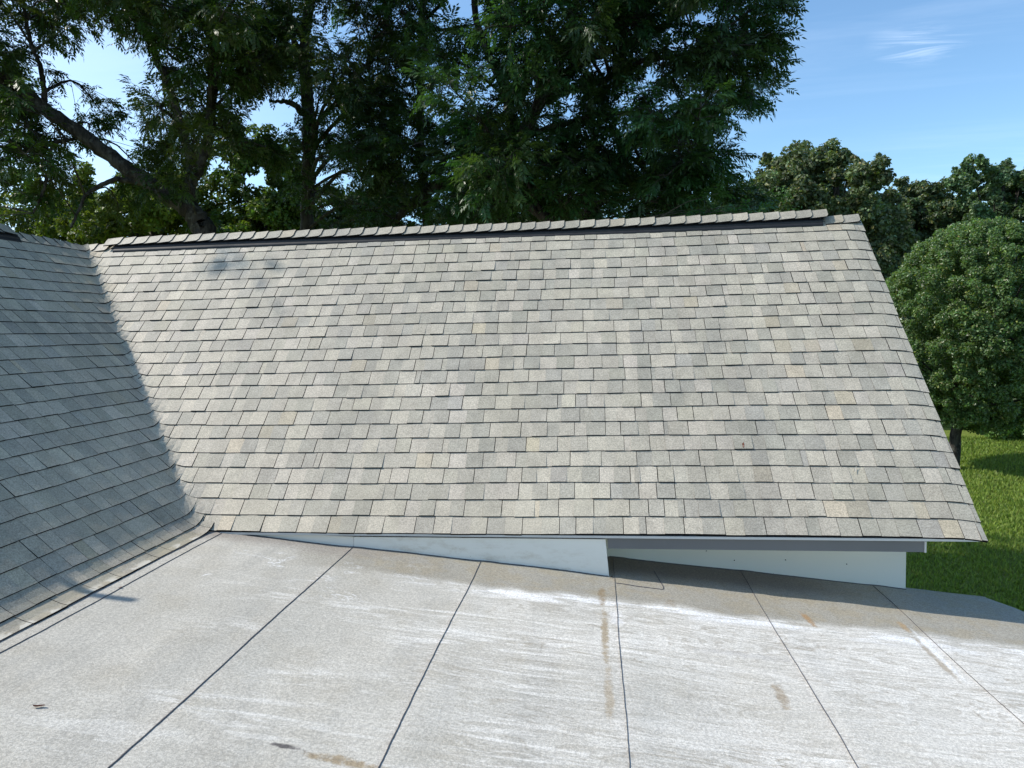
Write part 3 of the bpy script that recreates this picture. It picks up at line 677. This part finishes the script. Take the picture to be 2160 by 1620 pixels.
def pecan(name, label, limbs, clumps, base, leafcol, density=1.0, lsize=.25, group='pecan trees behind the house'):
    """limbs: list of [(px,py,Y,r)...]; clumps: list of (px,py,Y,r)"""
    t = thing(name, label, 'tree', base, group); parts = []; sk = []
    for L in limbs:
        P_ = np.array([[*at(a, b, Y_), r_] for a, b, Y_, r_ in L])
        if L[0][3] > .15 and P_[0][2] < 9 and L is limbs[0]:
            P_ = np.concatenate([[[base[0], base[1], -.2, L[0][3]*1.7], [base[0]*.8+P_[0][0]*.2, base[1]*.8+P_[0][1]*.2, .9, L[0][3]*1.2]], P_])
        n = len(P_)*6; Pp = smooth_path(P_, n, .012); Pp[:, 3] = np.maximum(Pp[:, 3], .012)
        Pp[:, 3] *= .78; parts.append(tube(Pp[:, :3], Pp[:, 3], 10, .08)); sk.append(Pp)
    v_, f_ = join(parts); mesh('trunk', v_, [f_], M_BARK, t, smooth=True)
    sk = np.concatenate(sk); tw = []; LP = []; LD = []; LS_ = []; LC = []
    for (px, py, Yc, rc, dn) in clumps:
        c_ = at(px, py, Yc) if not isinstance(Yc, tuple) else np.array(Yc); d = np.linalg.norm(sk[:, :3]-c_, axis=1)+np.maximum(sk[:, 2]-c_[2], 0)*1.0; q = sk[np.argmin(d)]
        mid = (q[:3]+c_)/2+RNG.normal(0, .12, 3)+[0, 0, .12*np.linalg.norm(q[:3]-c_)]
        br = smooth_path([q[:3], mid, c_], 8); r0 = min(q[3]*.6, .012+.012*np.linalg.norm(q[:3]-c_))
        tw.append(tube(br, np.linspace(r0, .008, 8), 5)); nt_ = int(rc*rc*46*dn*density)+3
        cc = np.array(leafcol)*RNG.uniform(.75, 1.25)*np.array([RNG.uniform(.8, 1.35), 1, RNG.uniform(.8, 1.1)])
        for _ in range(nt_):
            s0 = br[RNG.integers(3, 8)]; o_ = RNG.normal(0, 1, 3); o_ /= np.linalg.norm(o_); e_ = c_+o_*np.array([1, 1, .72])*rc*RNG.uniform(.35, 1.08)**.6
            m2 = (s0+e_)/2+[0, 0, .06]; pth = smooth_path([s0, m2, e_], 5)
            tw.append(tube(pth[:, :3], np.linspace(.007, .0028, 5), 3)); dd = pth[-1]-pth[-3]; dd /= np.linalg.norm(dd)+1e-6
            k = RNG.integers(6, 10)
            for j_ in range(k):
                tt = 1-.55*(j_/k); pos = pth[0]*(1-tt)+pth[-1]*tt if tt < .5 else pth[2]*(1-(tt-.5)*2)+pth[-1]*(tt-.5)*2
                v = dd*RNG.uniform(.5, 1.1)+RNG.normal(0, .55, 3); v[2] = v[2]*.6-.04
                LP.append(pos); LD.append(v); LS_.append(lsize*RNG.uniform(.7, 1.15)); LC.append(cc*RNG.uniform(.8, 1.25))
    v_, f_ = join(tw); mesh('branches', v_, [f_], M_BARK, t)
    V, F_, Cc = compound_leaves(np.array(LP), np.array(LD), np.array(LS_), np.array(LC))
    mesh('crown', V, [F_], M_LEAF, t, cols=Cc)
    print(name, 'leaves', len(LP), 'tris', len(F_)); return t
def fill(poly_l, poly_r, y0, y1, step, Ys, rr, dn, jit=.5, hole=30, skip=0.):
    """clump centres on a jittered grid between two pixel boundary functions, in several depth layers"""
    out = []
    for Yl in Ys:
        y = y0
        while y < y1:
            xl_, xr_ = poly_l(y), poly_r(y); x = xl_+RNG.uniform(0, step)
            while x < xr_:
                px = x+RNG.uniform(-jit, jit)*step; py = y+RNG.uniform(-jit, jit)*step; Yc = Yl+RNG.uniform(-.9, .9); rc = rr*RNG.uniform(.75, 1.2)
                if not in_hole(px, py, hole+rc/Yc*F*.30) and RNG.random() > skip: out.append((px, py, Yc, rc, dn))
                x += step
            y += step*.85
    return out
GRN = (.040, .078, .018)
def up(px0, px1, Ys, n, rr):             # the crown above the picture, seen only as shade
    return [(RNG.uniform(px0, px1), RNG.uniform(-1150, -140), RNG.uniform(*Ys), rr*RNG.uniform(.8, 1.3), .42) for _ in range(n)]
# leaning pecan on the left
cl1 = fill(lambda y: -330, lambda y: 560-.1*y, -90, 360, 108, (11.3, 12.6, 13.9, 15.3), .60, .80, skip=.03, hole=2)+fill(lambda y: -330, lambda y: 520, 360, 470, 108, (12.2, 14.4), .50, .6, skip=.45, hole=2)
cl1 += up(-700, 560, (10.5, 15.5), 46, 1.1)
cl1 += fill(lambda y: -60, lambda y: 480, 180, 430, 120, (13.6, 15.4), .55, .6, skip=.35, hole=0)
cl1 += [(205, 25, 12.2, .36, .8), (130, 70, 12.1, .3, .6), (265, 35, 12.6, .34, .8), (140, 10, 12, .4, .8), (190, -35, 12.4, .4, .8), (60, 260, 12, .42, .7), (30, 330, 12.2, .42, .6), (110, 350, 12.4, .36, .6), (60, 420, 12.3, .4, .6), (20, 200, 12.6, .5, .7), (120, 400, 12.8, .4, .6), (520, 300, 13, .45, .8), (600, 330, 14, .45, .8), (520, 180, 13, .4, .8)]
cl1 += [(0, 0, (-11.5+RNG.uniform(-1, 1), RNG.uniform(7.3, 8.6), 12.6+RNG.uniform(-.8, 1.2)), .45, .10) for _ in range(2)]
pecan('pecan_tree', 'dark pecan tree whose thick trunk forks and leans left over the house', [
    [(437, 545, 13, .26), (425, 480, 13, .25), (395, 440, 13, .22), (330, 398, 12.9, .19), (255, 345, 12.8, .175), (175, 285, 12.7, .165), (105, 238, 12.6, .155), (35, 180, 12.4, .15), (-70, 110, 12.2, .14), (-260, -80, 12, .10), (-380, -300, 12, .06)],
    [(400, 445, 13, .19), (398, 400, 13.1, .17), (418, 350, 13.2, .14), (441, 290, 13.3, .125), (447, 200, 13.4, .12), (452, 100, 13.4, .115), (447, -40, 13.4, .11), (440, -300, 13.4, .08), (430, -700, 13.4, .04)],
    [(405, 370, 13.1, .12), (392, 300, 13.2, .10), (365, 200, 13.3, .09), (330, 120, 13.3, .085), (292, 10, 13.4, .08), (230, -200, 13.5, .05)],
    [(300, 385, 12.9, .08), (240, 380, 12.6, .06), (185, 410, 12.3, .04), (150, 480, 12.0, .025)],
    [(140, 295, 12.7, .06), (112, 310, 12.5, .045), (100, 380, 12.3, .035), (70, 450, 12.1, .02)],
    [(95, 215, 12.6, .07), (85, 140, 12.5, .05), (60, 70, 12.4, .045), (45, -60, 12.4, .03)],
    [(380, 130, 13.3, .04), (350, 110, 13.2, .03), (300, 60, 12.9, .02)]], cl1, (at(437, 545, 13)[0], 13.1, 0), GRN, 1.0)
# straight pecan in the middle-left
cl2 = fill(lambda y: 660, lambda y: 900, 300, 500, 104, (14, 16), .6, .6)+fill(lambda y: 500, lambda y: 900, -90, 330, 104, (13.4, 15.0, 16.8), .66, .82, skip=.03) + up(450, 950, (13, 17.5), 34, 1.2)
pecan('pecan_tree', 'dark pecan tree with a straight upright trunk rising behind the ridge vent', [
    [(648, 560, 16, .20), (647, 480, 16, .19), (650, 390, 16, .18), (652, 300, 16, .19), (648, 200, 16, .17), (640, 100, 16, .15), (655, -60, 16, .13), (650, -500, 16, .08), (640, -1000, 16, .03)],
    [(640, 240, 16, .10), (610, 215, 15.8, .07), (570, 215, 15.4, .03)],
    [(650, 190, 16, .10), (620, 80, 16.2, .08), (600, -60, 16.3, .05)],
    [(650, 280, 16, .08), (720, 200, 15.6, .06), (790, 110, 15.2, .04), (830, 0, 15, .03)]], cl2, (at(648, 560, 16)[0], 16, 0), (.034, .072, .018), 1.0)
# slim trunk
cl3 = fill(lambda y: 780, lambda y: 1090, -90, 500, 108, (13.2, 15.0), .66, .85, skip=.05) + up(780, 1100, (13, 17), 26, 1.2)
pecan('pecan_tree', 'slim dark pecan tree standing between two thicker ones near the middle', [
    [(905, 545, 15.5, .14), (898, 420, 15.5, .13), (888, 320, 15.5, .11), (886, 200, 15.5, .10), (890, 60, 15.5, .095), (893, -80, 15.5, .09), (900, -600, 15.5, .03)],
    [(888, 260, 15.5, .06), (830, 210, 15.2, .05), (780, 170, 15, .03)],
    [(890, 330, 15.5, .05), (830, 300, 15.0, .04), (770, 300, 14.6, .02)]], cl3, (at(905, 545, 15.5)[0], 15.5, 0), (.030, .064, .016), 1.0)
# spreading pecan on the right
def rgt(y):
    ys_ = [-150, -60, 0, 60, 120, 170, 215, 260, 330, 400, 470]; xs_ = [1600, 1630, 1640, 1645, 1630, 1590, 1540, 1540, 1560, 1590, 1625]
    return float(np.interp(y, ys_, xs_))-30
cl4 = fill(lambda y: 950, rgt, -100, 440, 104, (10.6, 12.0, 13.6), .56, .98, skip=.02, hole=10)
cl4 += fill(lambda y: 930, lambda y: rgt(y)+10, 330, 470, 88, (11.5, 13.5), .55, .8, skip=.0)
cl4 += up(950, 1620, (10, 14.5), 44, 1.1)
cl4 += [(1610, 95, 11, .36, 1.2), (1560, 160, 11.2, .38, 1.1), (1620, 20, 11.2, .36, 1.1), (1540, 280, 11.8, .34, .9), (1590, 200, 11.2, .30, .9), (1500, 230, 11.6, .38, 1.0), (1630, 130, 11, .28, 1.0), (1520, 340, 12, .4, 1.1), (1575, 420, 12, .45, 1.3)]
pecan('pecan_tree', 'spreading pecan tree with fine drooping sprays reaching into the open sky on the right', [
    [(1035, 560, 13.2, .28), (1040, 470, 13.2, .26), (1060, 380, 13.1, .22), (1090, 310, 13, .17), (1125, 240, 12.8, .14), (1165, 180, 12.5, .12), (1230, 130, 12.2, .10), (1310, 95, 11.9, .08), (1420, 40, 11.5, .06), (1500, -40, 11.2, .04)],
    [(1040, 440, 13.2, .20), (960, 385, 13.5, .16), (880, 420, 13.8, .12), (820, 480, 14, .07)],
    [(985, 400, 12.6, .10), (1030, 380, 12.2, .15), (1070, 395, 11.9, .15), (1110, 425, 11.7, .14), (1145, 455, 11.5, .12), (1200, 500, 11.3, .08)],
    [(1125, 240, 12.8, .11), (1165, 170, 13, .09), (1195, 90, 13.1, .075), (1215, 0, 13.2, .06), (1230, -200, 13.3, .04)],
    [(1150, 205, 12.6, .08), (1260, 175, 12.1, .07), (1350, 130, 11.7, .05), (1480, 110, 11.3, .03)],
    [(1100, 290, 13, .09), (1190, 260, 12.6, .06), (1300, 240, 12.2, .045), (1420, 260, 11.9, .03)],
    [(1060, 390, 13.1, .10), (1180, 340, 12.6, .07), (1300, 330, 12.2, .05), (1450, 370, 11.9, .03)],
    [(1070, 380, 13, .08), (1230, 400, 12.5, .05), (1400, 400, 12.2, .03)],
    [(1090, 300, 13, .14), (1060, 180, 13.3, .10), (1010, 60, 13.5, .08), (980, -200, 13.6, .05)]], cl4, (at(1035, 560, 13.2)[0], 13.2, 0), (.032, .076, .024), 1.0)

def leafy(name, label, cat, base, lumps, nleaf, size, col, mat, trunk_r=.25, group=None, cvar=.25, flat=.9, top=None, limbs=0, warm=(1, 1, 1), sub=0):
    """lumps: (x,y,z,r). Leaves sit in the outer shell of each lump, facing outwards"""
    t = thing(name, label, cat, base, group); L = np.array(lumps)
    if sub:
        K = [(*(q[:3]+v*q[3]*RNG.uniform(.45, .95)), q[3]*RNG.uniform(.28, .5)) for q in L for v in (lambda a: a/np.linalg.norm(a, axis=1)[:, None])(RNG.normal(0, 1, (sub, 3)))]
        L = np.array(K)
    cen = L[:, :3]
    if trunk_r:
        parts = []; tp = np.array([cen[:, 0].mean(), cen[:, 1].mean(), np.percentile(cen[:, 2], 70)])
        P_ = smooth_path([[base[0], base[1], -.2], [base[0]*.8+tp[0]*.2, base[1]*.8+tp[1]*.2, tp[2]*.3], [tp[0], tp[1], tp[2]*.65], tp], 14, .02)
        parts.append(tube(P_, np.linspace(trunk_r*1.2, trunk_r*.25, 14), 10, .06))
        for k in range(limbs):
            q = P_[RNG.integers(4, 11)]; e_ = L[RNG.integers(0, len(L)), :3]; e_ = e_+[0, 0, .1]
            md = (q+e_)/2+[0, 0, -.15*np.linalg.norm(e_-q)*.3]; parts.append(tube(smooth_path([q, md, e_], 7), np.linspace(trunk_r*.35, .02, 7), 5))
        v_, f_ = join(parts); mesh('trunk', v_, [f_], M_BARK, t, smooth=True)
    wgt = L[:, 3]**2; wgt /= wgt.sum(); idx = RNG.choice(len(L), nleaf, p=wgt)
    o_ = RNG.normal(0, 1, (nleaf, 3)); o_ /= np.linalg.norm(o_, axis=1)[:, None]
    rad = L[idx, 3]*RNG.uniform(0, 1, nleaf)**.33*(1+RNG.normal(0, .06, nleaf)); p = cen[idx]+o_*rad[:, None]*[1, 1, flat]
    nrmv = o_*.6+RNG.normal(0, .6, (nleaf, 3))+[0, 0, .45]; nrmv /= np.linalg.norm(nrmv, axis=1)[:, None]
    a = np.cross(nrmv, RNG.normal(0, 1, (nleaf, 3))); a /= np.linalg.norm(a, axis=1)[:, None]; b = np.cross(nrmv, a)
    s_ = (size*RNG.uniform(.6, 1.3, nleaf))[:, None]
    V = np.stack([p-a*s_*.5, p+b*s_*.32+nrmv*s_*.05, p+a*s_*.5-nrmv*s_*.12, p-b*s_*.32+nrmv*s_*.05], 1).reshape(-1, 3)
    base_i = np.arange(nleaf)*4; T = np.concatenate([np.c_[base_i, base_i+1, base_i+2], np.c_[base_i, base_i+2, base_i+3]])
    lc = RNG.uniform(1-cvar, 1+cvar, (len(L), 1))[idx]*RNG.uniform(.7, 1.35, (nleaf, 1))*np.array(col)*(1+RNG.normal(0, .08, (nleaf, 3)))
    yel = RNG.random(nleaf) < .06; lc[yel] *= np.array(warm)
    mesh('crown', V, [T], mat, t, cols=np.clip(np.concatenate([lc, lc]), .004, 1)); return t
def blob_lumps(px, py, wpx, hpx, Y, n, rr, ytop_bias=0):
    out = []
    while len(out) < n:
        u = RNG.uniform(-1, 1, 3)
        if np.linalg.norm(u) > 1: continue
        if np.linalg.norm(u) < .45: continue
        c_ = at(px+u[0]*wpx, py+u[1]*hpx, Y); c_[1] += u[2]*wpx/F*Y*.8; out.append((*c_, rr*RNG.uniform(.7, 1.3)))
    return out
def px_lumps(lst, Y, dep=1.5): return [(*(at(a, b, Y+RNG.uniform(-dep, dep))), r_/F*Y) for a, b, r_ in lst]

# pear tree
PY = 26.0
cpx = at(2062, 700, PY); lum = []
while len(lum) < 1500:
    u = RNG.uniform(-1, 1, 3); r_ = np.linalg.norm(u)
    if r_ > 1 or r_ < (.90 if len(lum) > 200 else .2): continue
    wz = 1.0 if u[2] > -.2 else 1.0
    lum.append((cpx[0]+u[0]*2.95, cpx[1]+u[1]*2.9, cpx[2]+.15+u[2]*3.45, RNG.uniform(.13, .25)+(.34 if r_ < .75 else 0)))
bx_, by_ = at(2012, 960, PY)[0], PY
leafy('pear_tree', 'large rounded pear tree with dense glossy green leaves standing on the lawn', 'tree', (bx_, by_, 0), lum, 250000, .088, (.115, .185, .070), M_PEAR, .17, cvar=.16, limbs=26, warm=(2.2, 1.6, 1.4))
# broad oak and neighbours beyond
OK = (.110, .145, .068)
g_ = 'trees beyond the lawn'
top1 = [(1715, 385, 46), (1740, 430, 50), (1850, 455, 40), (1870, 485, 42), (1815, 455, 40), (1880, 540, 42), (1600, 395, 34), (1625, 355, 38), (1665, 345, 40), (1705, 350, 44), (1745, 338, 36), (1790, 352, 32), (1770, 340, 26), (1815, 368, 34), (1850, 362, 30), (1845, 400, 36), (1880, 425, 22), (1650, 400, 50), (1720, 410, 60), (1790, 420, 50), (1612, 440, 50), (1680, 460, 60), (1760, 480, 60), (1840, 470, 50), (1690, 322, 16), (1786, 325, 14), (1618, 332, 12), (1858, 340, 14), (1760, 540, 60), (1830, 560, 55), (1650, 540, 60), (1850, 640, 55), (1880, 520, 40), (1800, 620, 60), (1700, 620, 60), (1880, 700, 50), (1800, 740, 60)]
leafy('oak_tree', 'broad olive-brown oak tree with a lumpy crown just right of the pecans', 'tree', (at(1740, 700, 42)[0], 42, 0), px_lumps(top1+[(a+RNG.uniform(-25, 25), b+RNG.uniform(0, 30), r_*.75) for a, b, r_ in top1 if r_ > 25], 42, 2.5), 100000, .23, OK, M_LEAF2, .5, g_, cvar=.35, limbs=10, warm=(2.0, 1.5, 1.2), sub=11)
top2 = [(1900, 405, 24), (1935, 400, 22), (1965, 402, 26), (1990, 420, 24), (1915, 440, 38), (1960, 445, 40), (2000, 460, 36), (1900, 490, 40), (1880, 450, 30), (1950, 500, 45), (1905, 560, 50), (1930, 620, 50), (1975, 560, 50)]
leafy('oak_tree', 'lower dark oak tree in the dip between the broad oak and the taller pair', 'tree', (at(1940, 700, 47)[0], 47, 0), px_lumps(top2+[(a+12, b+25, r_*.8) for a, b, r_ in top2], 47, 2.5), 46000, .22, (.085, .125, .058), M_LEAF2, .4, g_, cvar=.3, limbs=6, warm=(2.4, 1.5, 1), sub=11)
top3 = [(2035, 365, 20), (2060, 352, 22), (2030, 395, 26), (2070, 385, 26), (2090, 375, 16), (2105, 372, 24), (2130, 362, 20), (2150, 380, 22), (2180, 372, 26), (2215, 385, 30), (2110, 410, 34), (2150, 420, 36), (2035, 435, 30), (2050, 480, 42), (2020, 520, 45), (2080, 560, 50), (2120, 600, 55), (2080, 440, 34), (2200, 430, 40), (2130, 470, 40), (2180, 480, 45), (2250, 440, 45), (2090, 500, 40), (2160, 560, 60), (2230, 540, 60), (2040, 340, 8), (2125, 345, 9), (2068, 335, 8)]
leafy('oak_tree', 'tall green oak tree with twin tops above the round pear tree', 'tree', (at(2120, 700, 44)[0], 44, 0), px_lumps(top3+[(a+RNG.uniform(-14, 14), b+22, r_*.7) for a, b, r_ in top3], 44, 2.2), 76000, .21, (.090, .15, .07), M_LEAF2, .4, g_, cvar=.3, limbs=14, warm=(1.6, 1.4, 1.2), sub=11)
# undergrowth past the lawn on the right
sp = [(2105+i_*26, 905-RNG.uniform(0, 22), 30) for i_ in range(8)]+[(2140+i_*30, 872, 30) for i_ in range(6)]
leafy('shrub', 'light green sunlit shrub at the lawn edge under the pear tree', 'shrub', (at(2150, 905, 33)[0], 33, 0), px_lumps(sp, 33, .8), 14000, .16, (.10, .17, .035), M_LEAF2, .05, cvar=.25)
hg = [(x, RNG.uniform(740, 880), 75) for x in range(1950, 2500, 38)]+[(x, RNG.uniform(820, 870), 50) for x in range(1900, 2500, 36)]+[(x, RNG.uniform(640, 760), 70) for x in range(2080, 2500, 45)]
leafy('oak_tree', 'dark low-branched oak filling the gap behind the pear tree trunk', 'tree', (at(2210, 700, 38)[0], 38, 0), px_lumps(hg, 38, 1.5), 42000, .26, (.05, .075, .025), M_LEAF2, .3, g_, cvar=.3)
# sunlit trees behind the pecans
def back(name, label, px, py, wp, hp, Y, n, nl, col, sz=.15):
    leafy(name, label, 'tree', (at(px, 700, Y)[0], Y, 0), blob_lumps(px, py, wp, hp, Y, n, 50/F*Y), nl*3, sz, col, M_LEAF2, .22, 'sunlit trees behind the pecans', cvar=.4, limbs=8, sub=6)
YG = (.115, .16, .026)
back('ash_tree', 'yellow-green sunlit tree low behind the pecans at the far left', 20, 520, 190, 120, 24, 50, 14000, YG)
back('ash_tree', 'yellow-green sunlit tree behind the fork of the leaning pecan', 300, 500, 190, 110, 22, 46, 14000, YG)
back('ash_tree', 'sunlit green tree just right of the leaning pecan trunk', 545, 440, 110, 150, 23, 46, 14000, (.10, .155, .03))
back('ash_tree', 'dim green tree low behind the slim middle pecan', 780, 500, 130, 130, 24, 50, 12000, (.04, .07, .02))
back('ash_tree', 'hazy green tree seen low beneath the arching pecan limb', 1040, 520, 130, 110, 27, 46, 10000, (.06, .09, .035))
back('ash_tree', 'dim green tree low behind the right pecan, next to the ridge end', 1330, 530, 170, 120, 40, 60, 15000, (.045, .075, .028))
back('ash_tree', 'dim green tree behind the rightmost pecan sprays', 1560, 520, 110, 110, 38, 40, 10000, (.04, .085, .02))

fl = [(x, 95+RNG.uniform(-8, 8), RNG.uniform(1.5, 8.5), RNG.uniform(2.2, 3.8)) for x in np.arange(-150, 230, 1.4)]
ft = leafy('distant_trees', 'far line of green trees closing the view beyond the lawn', 'trees', (20, 95, 0), fl, 60000, .9, (.06, .09, .035), M_LEAF2, 0, cvar=.3)
ft['kind'] = 'stuff'
